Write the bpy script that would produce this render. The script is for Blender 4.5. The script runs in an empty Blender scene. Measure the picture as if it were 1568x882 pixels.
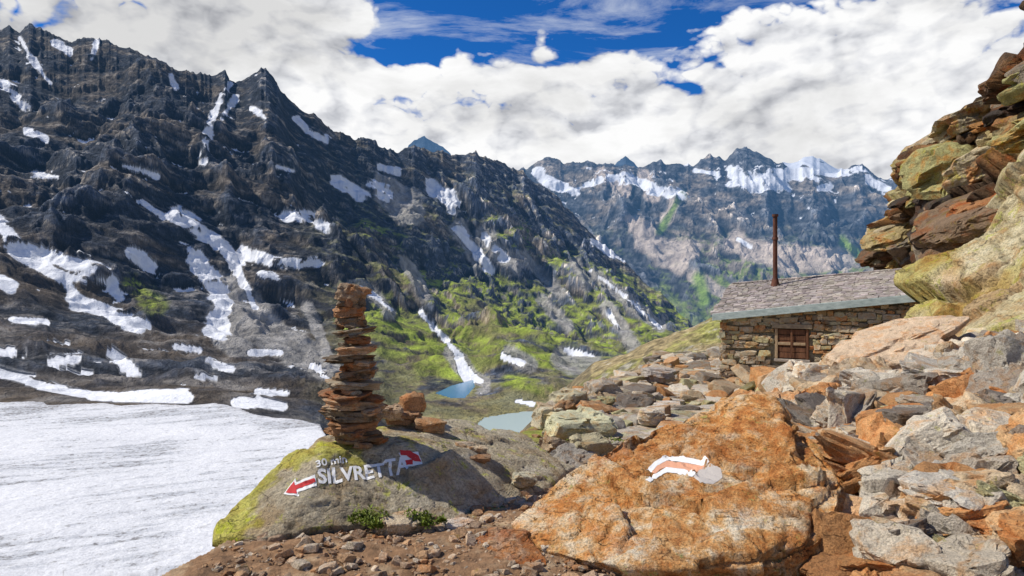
import bpy, bmesh, math, random
import numpy as np
from mathutils import Vector, Matrix
from mathutils.bvhtree import BVHTree
from mathutils.kdtree import KDTree
random.seed(7); rng=np.random.default_rng(7)
F=1045.33; CX=784.0; HY=441.0
def P(a,b,d): return ((a-CX)/F*d, d, (HY-b)/F*d)     # image pixel column / row at a chosen depth -> world metres
S=bpy.context.scene
COL=S.collection
# ---------------------------------------------------------------- noise
PERM=np.random.default_rng(3).permutation(256); PERM=np.concatenate([PERM,PERM,PERM])
GA=np.linspace(0,2*np.pi,16,endpoint=False); GX=np.cos(GA); GY=np.sin(GA)
def perlin(x,y,seed=0):
    x=x+seed*17.31; y=y+seed*9.77
    xi=np.floor(x).astype(np.int64); yi=np.floor(y).astype(np.int64)
    xf=x-xi; yf=y-yi; xi&=255; yi&=255
    u=xf*xf*xf*(xf*(xf*6-15)+10); v=yf*yf*yf*(yf*(yf*6-15)+10)
    def g(i,j,dx,dy):
        h=PERM[PERM[(xi+i)&255]+((yi+j)&255)]&15
        return GX[h]*dx+GY[h]*dy
    a=g(0,0,xf,yf); b=g(1,0,xf-1,yf); c=g(0,1,xf,yf-1); d=g(1,1,xf-1,yf-1)
    return ((a+(b-a)*u)+((c+(d-c)*u)-(a+(b-a)*u))*v)*1.5
def fbm(x,y,o=5,seed=0,gain=.5):
    r=0; a=1; t=0
    for i in range(o):
        r=r+a*perlin(x*2**i,y*2**i,seed+i); t+=a; a*=gain
    return r/t
def ridged(x,y,o=6,seed=0,gain=.55):
    r=0; a=1; t=0; w=1
    for i in range(o):
        n=1-np.abs(perlin(x*2.03**i,y*2.03**i,seed+i)); n=n*n*w
        w=np.clip(n*1.6,0,1); r=r+a*n; t+=a; a*=gain
    return r/t
def noise3(p,seed=0):
    p=p+seed*7.13
    i=np.floor(p).astype(np.int64); f=p-i; f=f*f*(3-2*f); i&=255
    def h(a,b,c):
        return PERM[PERM[PERM[(i[:,0]+a)&255]+((i[:,1]+b)&255)]+((i[:,2]+c)&255)]/127.5-1
    x,y,z=f[:,0],f[:,1],f[:,2]
    def L(a,b,t): return a+(b-a)*t
    return L(L(L(h(0,0,0),h(1,0,0),x),L(h(0,1,0),h(1,1,0),x),y),L(L(h(0,0,1),h(1,0,1),x),L(h(0,1,1),h(1,1,1),x),y),z)
def fbm3(p,o=4,seed=0,gain=.5):
    r=0;a=1;t=0
    for k in range(o):
        r=r+a*noise3(p*2.07**k,seed+k); t+=a; a*=gain
    return r/t
def sm(x,a,b):
    t=np.clip((x-a)/(b-a),0,1); return t*t*(3-2*t)
def mixc(c,col,m):
    m=np.clip(m,0,1)[...,None]; return c*(1-m)+np.array(col)*m
def blur(a,n):
    for ax in (0,1):
        p=np.pad(a,[(n+1,n) if k==ax else (0,0) for k in (0,1)],mode='edge')
        c=np.cumsum(p,axis=ax)
        sl=lambda s,e:tuple(slice(s,e) if k==ax else slice(None) for k in (0,1))
        L=a.shape[ax]
        a=(c[sl(2*n+1,2*n+1+L)]-c[sl(0,L)])/(2*n+1)
    return a
# ---------------------------------------------------------------- meshes
def np_mesh(name,V,Fc,col=None,mat=None,smooth=True,obj=True):
    me=bpy.data.meshes.new(name)
    V=np.asarray(V,dtype=np.float32); me.vertices.add(len(V)); me.vertices.foreach_set('co',V.ravel())
    Fc=[f for f in Fc if len(f)]
    nl=sum(f.size for f in Fc); nf=sum(len(f) for f in Fc)
    me.loops.add(nl); me.polygons.add(nf)
    me.loops.foreach_set('vertex_index',np.concatenate([f.ravel() for f in Fc]).astype(np.int32))
    st=[];o=0
    for f in Fc:
        st.append(o+np.arange(len(f))*f.shape[1]); o+=f.size
    me.polygons.foreach_set('loop_start',np.concatenate(st).astype(np.int32))
    me.polygons.foreach_set('use_smooth',np.full(nf,smooth))
    me.update(calc_edges=True)
    ca=me.color_attributes.new('Col','FLOAT_COLOR','POINT')
    c=np.ones((len(V),4),dtype=np.float32)
    if col is not None: c[:,:3]=np.asarray(col).reshape(-1,3) if np.size(col)>3 else col
    ca.data.foreach_set('color',c.ravel())
    me.validate()
    if mat: me.materials.append(mat)
    if not obj: return me
    ob=bpy.data.objects.new(name,me); COL.objects.link(ob); return ob
def grid_obj(name,X,Y,Z,col,mat,mask=None):
    R,C=X.shape; idx=np.arange(R*C).reshape(R,C)
    q=np.stack([idx[:-1,:-1],idx[:-1,1:],idx[1:,1:],idx[1:,:-1]],-1).reshape(-1,4)
    if mask is not None:
        m=(mask[:-1,:-1]&mask[:-1,1:]&mask[1:,1:]&mask[1:,:-1]).ravel(); q=q[m]
    return np_mesh(name,np.stack([X,Y,Z],-1).reshape(-1,3),[q],col.reshape(-1,3),mat)
# ---------------------------------------------------------------- materials
def newmat(name):
    m=bpy.data.materials.new(name); m.use_nodes=True; nt=m.node_tree; nt.nodes.clear()
    return m,nt
def math_(nt,op,a,b=None,c=None,clamp=False):
    n=nt.nodes.new('ShaderNodeMath'); n.operation=op; n.use_clamp=clamp
    for i,v in enumerate((a,b,c)):
        if v is None: continue
        if isinstance(v,(int,float)): n.inputs[i].default_value=v
        else: nt.links.new(v,n.inputs[i])
    return n.outputs[0]
def noise_(nt,vec,scale,detail=6,rough=.6,dist=0):
    n=nt.nodes.new('ShaderNodeTexNoise'); n.inputs['Scale'].default_value=scale; n.inputs['Detail'].default_value=detail
    n.inputs['Roughness'].default_value=rough; n.inputs['Distortion'].default_value=dist
    if vec is not None: nt.links.new(vec,n.inputs['Vector'])
    return n.outputs['Fac']
def ramp_(nt,f,stops):
    n=nt.nodes.new('ShaderNodeValToRGB'); e=n.color_ramp.elements
    while len(e)<len(stops): e.new(.5)
    for k,(p,c) in enumerate(stops):
        e[k].position=p; e[k].color=(*c,1) if len(c)==3 else c
    nt.links.new(f,n.inputs[0]); return n.outputs[0]
def mixrgb(nt,f,a,b,mode='MIX'):
    n=nt.nodes.new('ShaderNodeMix'); n.data_type='RGBA'; n.blend_type=mode
    for s,v in ((n.inputs[0],f),(n.inputs[6],a),(n.inputs[7],b)):
        if isinstance(v,(int,float)): s.default_value=v
        elif isinstance(v,tuple): s.default_value=(*v,1)
        else: nt.links.new(v,s)
    return n.outputs[2]
def g3(v): return (v,v,v)
def finish(nt,color,height=None,bd=.02,bs=1,rough=.9,haze=None,spec=.25):
    b=nt.nodes.new('ShaderNodeBsdfPrincipled'); b.inputs['Roughness'].default_value=rough
    b.inputs['Specular IOR Level'].default_value=spec
    if isinstance(color,tuple): b.inputs['Base Color'].default_value=(*color,1)
    else: nt.links.new(color,b.inputs['Base Color'])
    if height is not None:
        bu=nt.nodes.new('ShaderNodeBump'); bu.inputs['Strength'].default_value=bs; bu.inputs['Distance'].default_value=bd
        nt.links.new(height,bu.inputs['Height']); nt.links.new(bu.outputs[0],b.inputs['Normal'])
    out=nt.nodes.new('ShaderNodeOutputMaterial'); sh=b.outputs[0]
    if haze:  # aerial haze painted on as blue emission, growing with distance from the origin
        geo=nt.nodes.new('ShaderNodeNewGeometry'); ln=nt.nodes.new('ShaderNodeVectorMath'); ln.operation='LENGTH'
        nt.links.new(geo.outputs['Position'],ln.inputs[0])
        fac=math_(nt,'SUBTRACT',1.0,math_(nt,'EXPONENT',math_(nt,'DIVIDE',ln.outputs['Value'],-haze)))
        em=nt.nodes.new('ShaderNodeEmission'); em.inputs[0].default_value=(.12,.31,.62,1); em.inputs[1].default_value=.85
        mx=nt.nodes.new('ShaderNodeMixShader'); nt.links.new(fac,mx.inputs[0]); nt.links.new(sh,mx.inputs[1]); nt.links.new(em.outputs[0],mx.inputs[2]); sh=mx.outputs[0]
    nt.links.new(sh,out.inputs[0])
def attr(nt): 
    a=nt.nodes.new('ShaderNodeAttribute'); a.attribute_name='Col'; return a.outputs['Color']
def pos(nt): return nt.nodes.new('ShaderNodeNewGeometry').outputs['Position']

def terrain_mat(name,s1,s2,bd,haze=None,lo=.45,hi=1.6,bs=1.):
    m,nt=newmat(name); p=pos(nt)
    n1=noise_(nt,p,s1,8,.7); n2=noise_(nt,p,s2,5,.65)
    r=ramp_(nt,n1,[(.3,g3(lo)),(.5,g3(.95)),(.72,g3(hi))])
    at=attr(nt)
    sep=nt.nodes.new('ShaderNodeSeparateColor'); nt.links.new(at,sep.inputs[0])
    sf=ramp_(nt,sep.outputs[2],[(.35,g3(1)),(.55,g3(.2))])
    c=mixrgb(nt,sf,at,r,'MULTIPLY')
    h=math_(nt,'MULTIPLY',math_(nt,'ADD',n1,math_(nt,'MULTIPLY',n2,.6)),sf)
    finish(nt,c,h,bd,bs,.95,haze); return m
def rock_mat(name,stops,lichen=None,lam=.56,sc=1.,bd=.03,rust=None,dark=.5,crk_on=.6):
    m,nt=newmat(name); p=pos(nt)
    big=noise_(nt,p,1.6*sc,5,.62,.6); mid=noise_(nt,p,7*sc,7,.7,.2); fine=noise_(nt,p,45*sc,4,.7)
    f=math_(nt,'ADD',math_(nt,'MULTIPLY',big,.55),math_(nt,'MULTIPLY',mid,.45))
    c=ramp_(nt,f,stops)
    if rust:
        rn=noise_(nt,p,2.7*sc,7,.7,.4)
        c=mixrgb(nt,math_(nt,'MULTIPLY',ramp_(nt,rn,[(.5,g3(0)),(.6,g3(1))]),.75),c,rust)
    if lichen:
        ln=noise_(nt,p,4.3*sc,8,.78,.3)
        c=mixrgb(nt,math_(nt,'MULTIPLY',ramp_(nt,ln,[(lam,g3(0)),(lam+.05,g3(1))]),.8),c,lichen)
    c=mixrgb(nt,1.,c,ramp_(nt,fine,[(.3,g3(dark)),(.5,g3(1.)),(.75,g3(1.4))]),'MULTIPLY')
    mp=nt.nodes.new('ShaderNodeMapping'); mp.inputs['Scale'].default_value=(1,1,2.4); mp.inputs['Rotation'].default_value=(.3,.4,.2)
    nt.links.new(p,mp.inputs[0])
    cr=noise_(nt,mp.outputs[0],1.5*sc,4,.5,.1)
    crk=math_(nt,'ADD',math_(nt,'ABSOLUTE',math_(nt,'SUBTRACT',cr,.5)),math_(nt,'MULTIPLY',math_(nt,'SUBTRACT',mid,.47),.12,clamp=True))
    crm=ramp_(nt,crk,[(0,g3(0)),(.008,g3(1))])
    c=mixrgb(nt,crk_on,c,ramp_(nt,crk,[(0,g3(.3)),(.009,g3(1))]),'MULTIPLY')
    c=mixrgb(nt,1.,c,attr(nt),'MULTIPLY')
    h=math_(nt,'ADD',math_(nt,'ADD',math_(nt,'MULTIPLY',mid,1.),math_(nt,'MULTIPLY',fine,.35)),math_(nt,'MULTIPLY',crm,.2))
    finish(nt,c,h,bd,1.,.88); return m
M_orange=rock_mat('orange_rock',[(.33,(.2,.06,.02)),(.41,(.52,.2,.05)),(.48,(.68,.35,.12)),(.54,(.76,.54,.31)),(.60,(.78,.63,.43)),(.68,(.57,.25,.07))],(.46,.44,.12),.6,1.6,.05,rust=(.56,.2,.045),dark=.4,crk_on=.85)
M_lich=rock_mat('lichen_rock',[(.32,(.2,.15,.1)),(.44,(.4,.33,.22)),(.55,(.5,.43,.3)),(.66,(.6,.54,.43))],(.46,.46,.07),.56,1.2,.05,rust=(.36,.25,.13))
M_pale=rock_mat('pale_rock',[(.32,(.28,.2,.1)),(.44,(.53,.43,.24)),(.54,(.66,.57,.36)),(.66,(.74,.68,.5))],(.5,.49,.12),.555,.55,.16,rust=(.5,.3,.12),dark=.4)
M_crag=rock_mat('crag_rock',[(.3,(.4,.35,.3)),(.44,(.8,.75,.7)),(.55,(1.1,1.05,1.)),(.7,(1.35,1.25,1.1))],(.9,.85,.25),.56,.55,.14,rust=(1.1,.5,.18))
M_rub=rock_mat('rubble_rock',[(.32,(.46,.42,.38)),(.46,(.92,.88,.83)),(.66,(1.25,1.19,1.1))],(.72,.7,.28),.60,2.,.035,rust=(.92,.6,.35))
M_cairn=rock_mat('cairn_rock',[(.3,(.45,.4,.36)),(.5,(.85,.78,.7)),(.7,(1.4,1.2,1.)) ],(.8,.7,.55),.64,4.,.012,rust=(1.,.55,.26))
# ---------------------------------------------------------------- world
L=Vector((-.62,.04,.72)).normalized()
w=bpy.data.worlds.new('World'); S.world=w; w.use_nodes=True; nt=w.node_tree; nt.nodes.clear()
sky=nt.nodes.new('ShaderNodeTexSky'); sky.sky_type='NISHITA'; sky.sun_disc=False
sky.sun_elevation=math.asin(L.z); sky.sun_rotation=math.atan2(L.x,L.y); sky.altitude=2700; sky.air_density=1.; sky.dust_density=.2; sky.ozone_density=3
tc=nt.nodes.new('ShaderNodeTexCoord'); D=tc.outputs['Generated']
sp=nt.nodes.new('ShaderNodeSeparateXYZ'); nt.links.new(D,sp.inputs[0]); dx,dy,dz=sp.outputs
def mapv(vec,sc,loc=(0,0,0)):
    m=nt.nodes.new('ShaderNodeMapping'); m.inputs['Scale'].default_value=sc; m.inputs['Location'].default_value=loc
    nt.links.new(vec,m.inputs[0]); return m.outputs[0]
def cumulus(off,fine=True):
    v=mapv(D,(1,1,1.7),(.37+off[0],.1,.2+off[1]))
    a=noise_(nt,v,4.6,9 if fine else 3,.57,.0)
    b1_=math_(nt,'ABSOLUTE',math_(nt,'SUBTRACT',noise_(nt,v,9,0,.5,.6),.5)); b2_=math_(nt,'ABSOLUTE',math_(nt,'SUBTRACT',noise_(nt,v,22,0,.5,.6),.5))
    a=math_(nt,'ADD',a,math_(nt,'MULTIPLY',math_(nt,'SUBTRACT',b1_,.09),.8))
    a=math_(nt,'ADD',a,math_(nt,'MULTIPLY',math_(nt,'SUBTRACT',b2_,.09),.38))
    if fine:
        b3_=math_(nt,'ABSOLUTE',math_(nt,'SUBTRACT',noise_(nt,v,50,1,.5,.4),.5)); a=math_(nt,'ADD',a,math_(nt,'MULTIPLY',math_(nt,'SUBTRACT',b3_,.09),.18))
    return a
n1=cumulus((0,0)); n2=cumulus((.016,-.036),True)
def mr_(src,a,b,c,d):
    m=nt.nodes.new('ShaderNodeMapRange'); 
    for i,v in zip((1,2,3,4),(a,b,c,d)): m.inputs[i].default_value=v
    nt.links.new(src,m.inputs[0]); return m.outputs[0]
cov=math_(nt,'ADD',mr_(dz,.17,.42,.29,.0),mr_(dz,.46,.7,0,-.25)); bk=mr_(dy,-.6,.3,-.16,0)
def gap(u,v,su,sv,amt):
    a=math_(nt,'POWER',math_(nt,'DIVIDE',math_(nt,'SUBTRACT',dx,u),su),2); b=math_(nt,'POWER',math_(nt,'DIVIDE',math_(nt,'SUBTRACT',dz,v),sv),2)
    e=math_(nt,'EXPONENT',math_(nt,'MULTIPLY',math_(nt,'ADD',a,b),-1.))
    return math_(nt,'MULTIPLY',e,amt)
b=math_(nt,'ADD',math_(nt,'ADD',n1,cov),bk)
hole=[(-.11,.355,.085,.038,-.36),(.07,.385,.14,.026,-.38),(.0,.348,.08,.028,-.28),(.16,.340,.08,.02,-.36),(-.42,.402,.05,.024,-.4),(-.17,.318,.07,.014,-.34),(.4,.395,.26,.034,-.36),(.3,.345,.12,.022,.1),(.45,.30,.15,.05,.1),(-.3,.35,.14,.05,.14),(-.03,.362,.02,.018,.22),(.04,.345,.03,.012,.2)]
for g in hole: b=math_(nt,'ADD',b,gap(*g))
mask=ramp_(nt,b,[(.50,g3(0)),(.585,g3(1))])
v3=mapv(D,(1.2,1,7),(.1,.3,.4)); n3=noise_(nt,v3,3.,8,.64,.5)
cir=math_(nt,'MULTIPLY',ramp_(nt,math_(nt,'ADD',n3,gap(.42,.40,.26,.06,.17)),[(.54,g3(0)),(.8,g3(1))]),.85)
sh=math_(nt,'ADD',math_(nt,'MULTIPLY',math_(nt,'SUBTRACT',n1,n2),2.5),.64,clamp=True)
v4=mapv(D,(1,1,2.2),(.9,.4,.1)); n4=noise_(nt,v4,3.6,7,.58,.3)
th=math_(nt,'ADD',n4,math_(nt,'ADD',gap(-.42,.36,.24,.07,.10),gap(.5,.3,.4,.3,-.05)))
thick=ramp_(nt,th,[(.44,g3(1)),(.64,g3(.72))])
cc=ramp_(nt,sh,[(0,(5.0,5.15,5.6)),(.4,(8.0,8.1,8.4)),(.75,(9.9,9.9,9.9))])
cc=mixrgb(nt,1.,cc,thick,'MULTIPLY')
skc=mixrgb(nt,1.,sky.outputs[0],(.13,.66,1.25),'MULTIPLY')
c=mixrgb(nt,cir,skc,(8.2,8.6,9.1))
c=mixrgb(nt,mask,c,cc)
# below the horizon the surroundings are dark mountainside, not sky
c=mixrgb(nt,mr_(dz,-.06,.02,1,0),c,(.9,.8,.7))
bg=nt.nodes.new('ShaderNodeBackground'); bg.inputs[1].default_value=.1; nt.links.new(c,bg.inputs[0])
wo=nt.nodes.new('ShaderNodeOutputWorld'); nt.links.new(bg.outputs[0],wo.inputs[0])
w.cycles.sampling_method='MANUAL'; w.cycles.sample_map_resolution=256
sl=bpy.data.lights.new('sun','SUN'); sl.energy=5; sl.angle=math.radians(.5); sl.color=(1,.95,.86)
so=bpy.data.objects.new('sun',sl); COL.objects.link(so); so.rotation_euler=L.to_track_quat('Z','Y').to_euler(); so.location=(-20,10,40)
cam=bpy.data.cameras.new('camera'); cam.lens=24; cam.sensor_width=36; cam.clip_end=60000; cam.clip_start=.05
co=bpy.data.objects.new('camera',cam); COL.objects.link(co); co.rotation_euler=(math.pi/2,0,0); S.camera=co
S.view_settings.view_transform='Standard'; S.view_settings.look='None'; S.view_settings.exposure=0

# ---------------------------------------------------------------- terrain sheets
def seg_mask(a,b,lines,wn):
    out=np.zeros_like(a)
    for pts,wd in lines:
        for (x0,y0),(x1,y1) in zip(pts[:-1],pts[1:]):
            mx=wd*3+6
            sel=(a>min(x0,x1)-mx)&(a<max(x0,x1)+mx)&(b>min(y0,y1)-mx)&(b<max(y0,y1)+mx)
            if not sel.any(): continue
            A=a[sel];B=b[sel]; vx,vy=x1-x0,y1-y0; l=max(vx*vx+vy*vy,1e-6)
            t=np.clip(((A-x0)*vx+(B-y0)*vy)/l,0,1)
            d=np.hypot(A-x0-t*vx,B-y0-t*vy)
            v=1-sm(d/(wd*np.clip(1+wn[sel],.1,3)),.3,1.4)
            out[sel]=np.maximum(out[sel],v)
    return out
def sheet(cols,K,nc,rows,sil=None,silk=None,jag=0):
    K=np.array(K,float); cols=np.array(cols,float)
    px=np.linspace(cols[0],cols[-1],nc); nk=K.shape[1]
    py=np.stack([np.interp(px,cols,K[:,k,0]) for k in range(nk)]); dd=np.stack([np.interp(px,cols,K[:,k,1]) for k in range(nk)])
    if sil is not None:
        py[silk]=np.interp(px,sil[0],sil[1])-jag*(ridged(px/34,px*0+3.3,5,77,.65)-.45)
    zz=(HY-py)/F*dd
    t=np.concatenate([np.linspace(k,k+1,r,endpoint=False) for k,r in enumerate(rows)]+[[nk-1]])
    k=np.minimum(t.astype(int),nk-2); f=(t-k)[:,None]
    d=dd[k]*(1-f)+dd[k+1]*f; z=zz[k]*(1-f)+zz[k+1]*f
    X=(px[None]-CX)/F*d
    return X,d,z,t
def nrm(X,Y,Z):
    Pn=np.stack([X,Y,Z],-1); u=np.gradient(Pn,axis=1); v=np.gradient(Pn,axis=0); n=np.cross(u,v); n/=np.linalg.norm(n,axis=-1,keepdims=True)+1e-9
    return n*np.sign(n[...,2:3]+1e-9)
LK=-100.
cols=[-260,0,150,300,400,490,600,700,800,900,1000,1060,1250]
G=(882,133)
K=[
[(1400,60),G,(618,330),(575,400),(480,700),(400,950),(230,1400),(40,1900),(150,2600)],
[(1400,60),G,(618,330),(575,400),(485,700),(400,950),(235,1400),(42,1900),(150,2600)],
[(1400,60),G,(620,328),(590,400),(510,700),(405,1000),(250,1450),(62,1900),(150,2600)],
[(1400,60),G,(622,325),(590,420),(530,700),(420,1050),(280,1450),(117,1900),(200,2600)],
[(1400,60),G,(632,310),(603,450),(555,750),(440,1150),(285,1550),(112,1950),(200,2700)],
[(1500,60),G,(655,300),(612,500),(570,850),(455,1250),(310,1650),(182,2100),(260,2900)],
[(1500,90),(760,327),(660,477),(603,645),(568,823),(470,1350),(340,1800),(225,2300),(300,3200)],
[(1500,90),(760,327),(660,477),(597,670),(570,810),(500,1400),(370,2000),(238,2600),(300,3500)],
[(1500,90),(760,327),(660,477),(597,670),(570,810),(520,1500),(400,2300),(262,3100),(330,4000)],
[(1500,90),(760,327),(660,477),(597,670),(568,850),(540,1600),(440,2500),(350,3100),(400,4000)],
[(1500,90),(760,327),(660,477),(597,670),(565,900),(545,1700),(490,2500),(440,3000),(480,4000)],
[(1500,90),(760,327),(660,477),(597,670),(565,900),(545,1700),(520,2500),(505,2800),(530,4000)],
[(1500,90),(760,327),(660,477),(597,670),(565,900),(545,1700),(530,2500),(525,2800),(540,4000)]]
sil=([-260,-120,-60,0,15,30,45,75,110,135,160,200,240,262,300,322,335,345,352,365,385,400,412,430,455,480,510,540,575,600,625,640,665,690,720,740,770,800,830,860,900,950,1000,1060,1250],
     [70,30,58,40,36,48,34,48,62,54,64,74,96,102,118,116,106,102,124,126,112,106,116,138,156,172,196,210,216,228,222,224,232,238,234,240,248,266,284,312,352,398,442,500,525])
X,Y,Z,T=sheet(cols,K,1250,[6,40,30,45,110,190,240,270,16],sil,7,12)
img_col=CX+F*X/Y  # image pixel column of each terrain vertex
amp=np.interp(T,[0,1,2,2.4,3,4,5,6,6.8,7,8],[0,0,0,4,7,18,65,105,48,14,70])[:,None]
amp=amp*np.interp(img_col,[-260,480,620,900,1050],[1,1,1.2,1.15,.7])
wx=X+130*fbm(X/500,Y/500,3,31)+20*fbm(X/110,Y/110,3,33); wy=Y+120*fbm(X/500,Y/500,3,41)
R1=ridged((wx+.35*wy)/520,wy/1150,6,5,.52)
R2=ridged((wx-.25*wy)/210,wy/420,5,15,.5)
disp=amp*((R1-.45)*1.9+(R2-.45)*.7+fbm(X/50,Y/50,5,25,.55)*.2)
Z=Z+disp
for sc_,am,sd in ((90,.34,61),(34,.28,64)):
    st=Z/sc_+fbm(X/260,Y/260,4,sd)*1.8+X/700; fr=st-np.floor(st)
    Z=Z+np.minimum(amp/60,1)*sc_*am*(sm(fr,.2,.8)-fr)
Z=Z+np.interp(T,[0,2,3,4,5],[0,0,1,1,0])[:,None]*((ridged(X/150,Y/150,6,71,.5)-.45)*22+fbm(X/28,Y/28,4,72)*3)
V_=HY-F*Z/Y; U_=img_col
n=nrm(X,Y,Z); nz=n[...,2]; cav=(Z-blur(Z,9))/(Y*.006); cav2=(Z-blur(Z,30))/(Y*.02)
wn=fbm(X/90,(Y*.7+Z)/90,3,81,.5)*1.2
f1=fbm(X/230,Z/150+Y/300,5,91); f2=fbm(X/40,Z/22+Y/60,5,95,.65); f3=fbm(X/11,Z/7+Y/14,4,99,.7)
C=np.zeros(X.shape+(3,))+np.array((.038,.046,.062))
C=mixc(C,(.13,.105,.08),sm(f1+f2*.8,.0,.35)*.9)
C=mixc(C,(.27,.24,.2),sm(f2+f3*.6,.14,.44)*.6)
C=C*(.32+1.35*sm(f3+f2*.5,-.45,.5))[...,None]
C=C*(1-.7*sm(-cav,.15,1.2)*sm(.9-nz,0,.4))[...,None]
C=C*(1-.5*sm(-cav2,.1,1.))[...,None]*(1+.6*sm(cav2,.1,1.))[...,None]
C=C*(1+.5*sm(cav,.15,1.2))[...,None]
C=C*(1+1.3*sm(img_col,500,740))[...,None]
low=np.interp(T,[2,2.6,3.2,4.2,5,5.6],[1,1,1,.9,.35,0])[:,None]*np.ones_like(X)
C=mixc(C,(.15,.11,.07),low*sm(f1+f2*.5,-.35,.3)*.85)
C=mixc(C,(.42,.33,.17),low*sm(img_col,560,680)*sm(f2+f1,-.4,.2)*.9)
C=mixc(C,(.32,.3,.28),sm(nz,.80,.92)*sm(f2,-.1,.35)*.7)
gm=seg_mask(U_,V_,[([(590,490),(680,550)],38),([(610,520),(700,560)],26),([(520,490),(560,520)],8),([(680,440),(700,500)],20),([(745,430),(820,470)],28),([(760,350),(800,370)],20),([(770,480),(860,520)],26),([(880,480),(940,530)],24),([(960,470),(1000,520)],24),([(850,400),(960,440)],18),([(900,440),(1040,480)],24),([(200,440),(240,470)],16),([(640,420),(740,440)],22),([(560,350),(640,380)],14),([(840,600),(780,580)],12),([(700,520),(900,560)],16)],wn*.6)
gb=sm(img_col,420,640)*np.interp(T,[2.5,4,5.2,6.3,6.85],[.6,.85,.95,.8,.1])[:,None]
gg=np.clip(gm*sm(f2+f3,-.5,.1)*1.0+gb*sm(f2*1.1+f1*.7,-.16,.10),0,1)*sm(nz,.52,.72)
C=mixc(C,(.26,.265,.07),gg*.85)
C=mixc(C,(.42,.53,.06),gm*sm(f2,-.2,.2)*sm(nz,.54,.72)*.85)
scr=[([(345,440),(400,500),(495,560)],30),([(345,480),(360,520)],30),([(385,470),(440,530)],24),([(590,290),(625,320)],26),([(700,350),(735,400)],14),([(740,360),(790,410)],14),([(690,540),(740,580)],12),([(780,540),(810,560)],14),([(860,545),(900,555)],18),([(910,420),(1010,500)],11),([(930,470),(970,530)],12),([(470,470),(510,560)],10),([(1060,430),(1090,470)],10),([(560,440),(600,480)],10),([(800,390),(860,450)],10),([(830,460),(870,500)],10),([(620,400),(650,450)],10),([(880,400),(900,440)],8)]
C=mixc(C,(.46,.435,.4),sm(seg_mask(U_,V_,scr,wn*.5)+f2*.4,.25,.6)*.85)
snow=[([(352,128),(332,165),(318,200),(312,250)],7.5),([(268,325),(300,345),(345,378),(362,410)],15),([(362,410),(390,470)],7),([(300,392),(325,430),(342,465),(330,505)],19),([(370,385),(420,400),(485,403)],12),([(205,388),(232,405)],12),
([(0,345),(30,378),(90,395),(165,430),(185,455)],17),([(30,385),(100,430),(120,460),(215,498)],15),([(140,470),(190,495)],11),([(60,410),(130,430)],9),([(0,430),(15,440)],11),([(20,490),(70,492)],8),([(170,540),(205,568)],12),([(80,552),(120,548)],9),([(320,552),(352,566)],7),([(270,530),(305,536)],6),([(0,540),(20,540)],7),([(385,540),(430,540)],5),
([(442,328),(500,345)],12),([(455,182),(470,200),(500,214)],8),([(520,275),(560,298)],13),([(570,285),(590,300)],14),([(660,285),(698,312)],14),([(583,256),(608,262)],9),([(700,350),(720,375),(752,412)],9),([(742,362),(772,396)],8),
([(0,128),(20,140),(38,160)],9),([(85,68),(108,82)],7),([(32,60),(55,100),(78,128)],5.5),([(40,200),(72,212)],8),([(52,268),(88,272)],6),([(188,254),(212,260)],6),([(218,308),(250,332)],5),([(385,165),(405,180)],6),([(262,115),(268,135)],5),([(150,60),(140,90)],5),([(220,262),(240,270)],6),([(425,255),(450,262)],5),([(340,180),(360,150)],6),
([(908,370),(955,398)],7),([(905,415),(960,455),(1010,502)],4.5),([(555,440),(600,475)],5),([(645,480),(735,578)],5),([(868,536),(905,546)],8),([(770,545),(800,556)],6),([(930,475),(945,500)],5),([(400,420),(430,432)],8),
([(0,572),(60,590),(140,606),(285,606)],11),([(365,618),(400,614),(430,622)],9),([(700,545),(720,580)],6),([(795,618),(815,626)],6),([(480,560),(500,580)],6),([(300,575),(330,578)],5),([(395,600),(440,602)],5)]
sn=seg_mask(U_,V_,snow,wn)
sn=sn*(.65+.35*sm(nz+.15*f2,.42,.66)) + .3*sn*sm(-cav2,-.2,.8) - .35*sm(cav,.1,.9) + f2*.28
rnd=sm(fbm(X/75,Y/55+Z/60,5,111,.62)+.3*sm(-cav,0,1.2)+.12*sm(-cav2,.1,1)-.0006*np.clip(U_-380,0,900)+.08*sm(330-V_,0,150)*sm(520-U_,0,200),.43,.52)*np.interp(T,[2,3,5,6.8,7],[0,.9,1,1,.5])[:,None]*sm(nz,.5,.66)
sn=np.maximum(sn,rnd)
C=mixc(C,(.80,.81,.83),sm(sn+f3*.15,.38,.6)*(T[:,None]>2.05))
def inpoly(a,b,poly):
    r=np.zeros(a.shape,bool); m=len(poly)
    for i in range(m):
        x0,y0=poly[i]; x1,y1=poly[(i+1)%m]
        c=((y0>b)!=(y1>b)); 
        xx=(x1-x0)*(b-y0)/(y1-y0+1e-12)+x0
        r^=c&(a<xx)
    return r
def plan(a,b,z): d=z*F/(HY-b); return ((a-CX)/F*d,d)
lakes=[([(668,602),(690,591),(724,582),(727,592),(712,609),(690,609)],'lake'),([(722,657),(742,640),(775,634),(812,630),(840,640),(815,664),(740,672)],'lake.001'),([(895,578),(925,568),(945,573),(925,584)],'lake.002')]
dist=np.full(X.shape,1e9); cor=np.zeros(X.shape)
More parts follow.
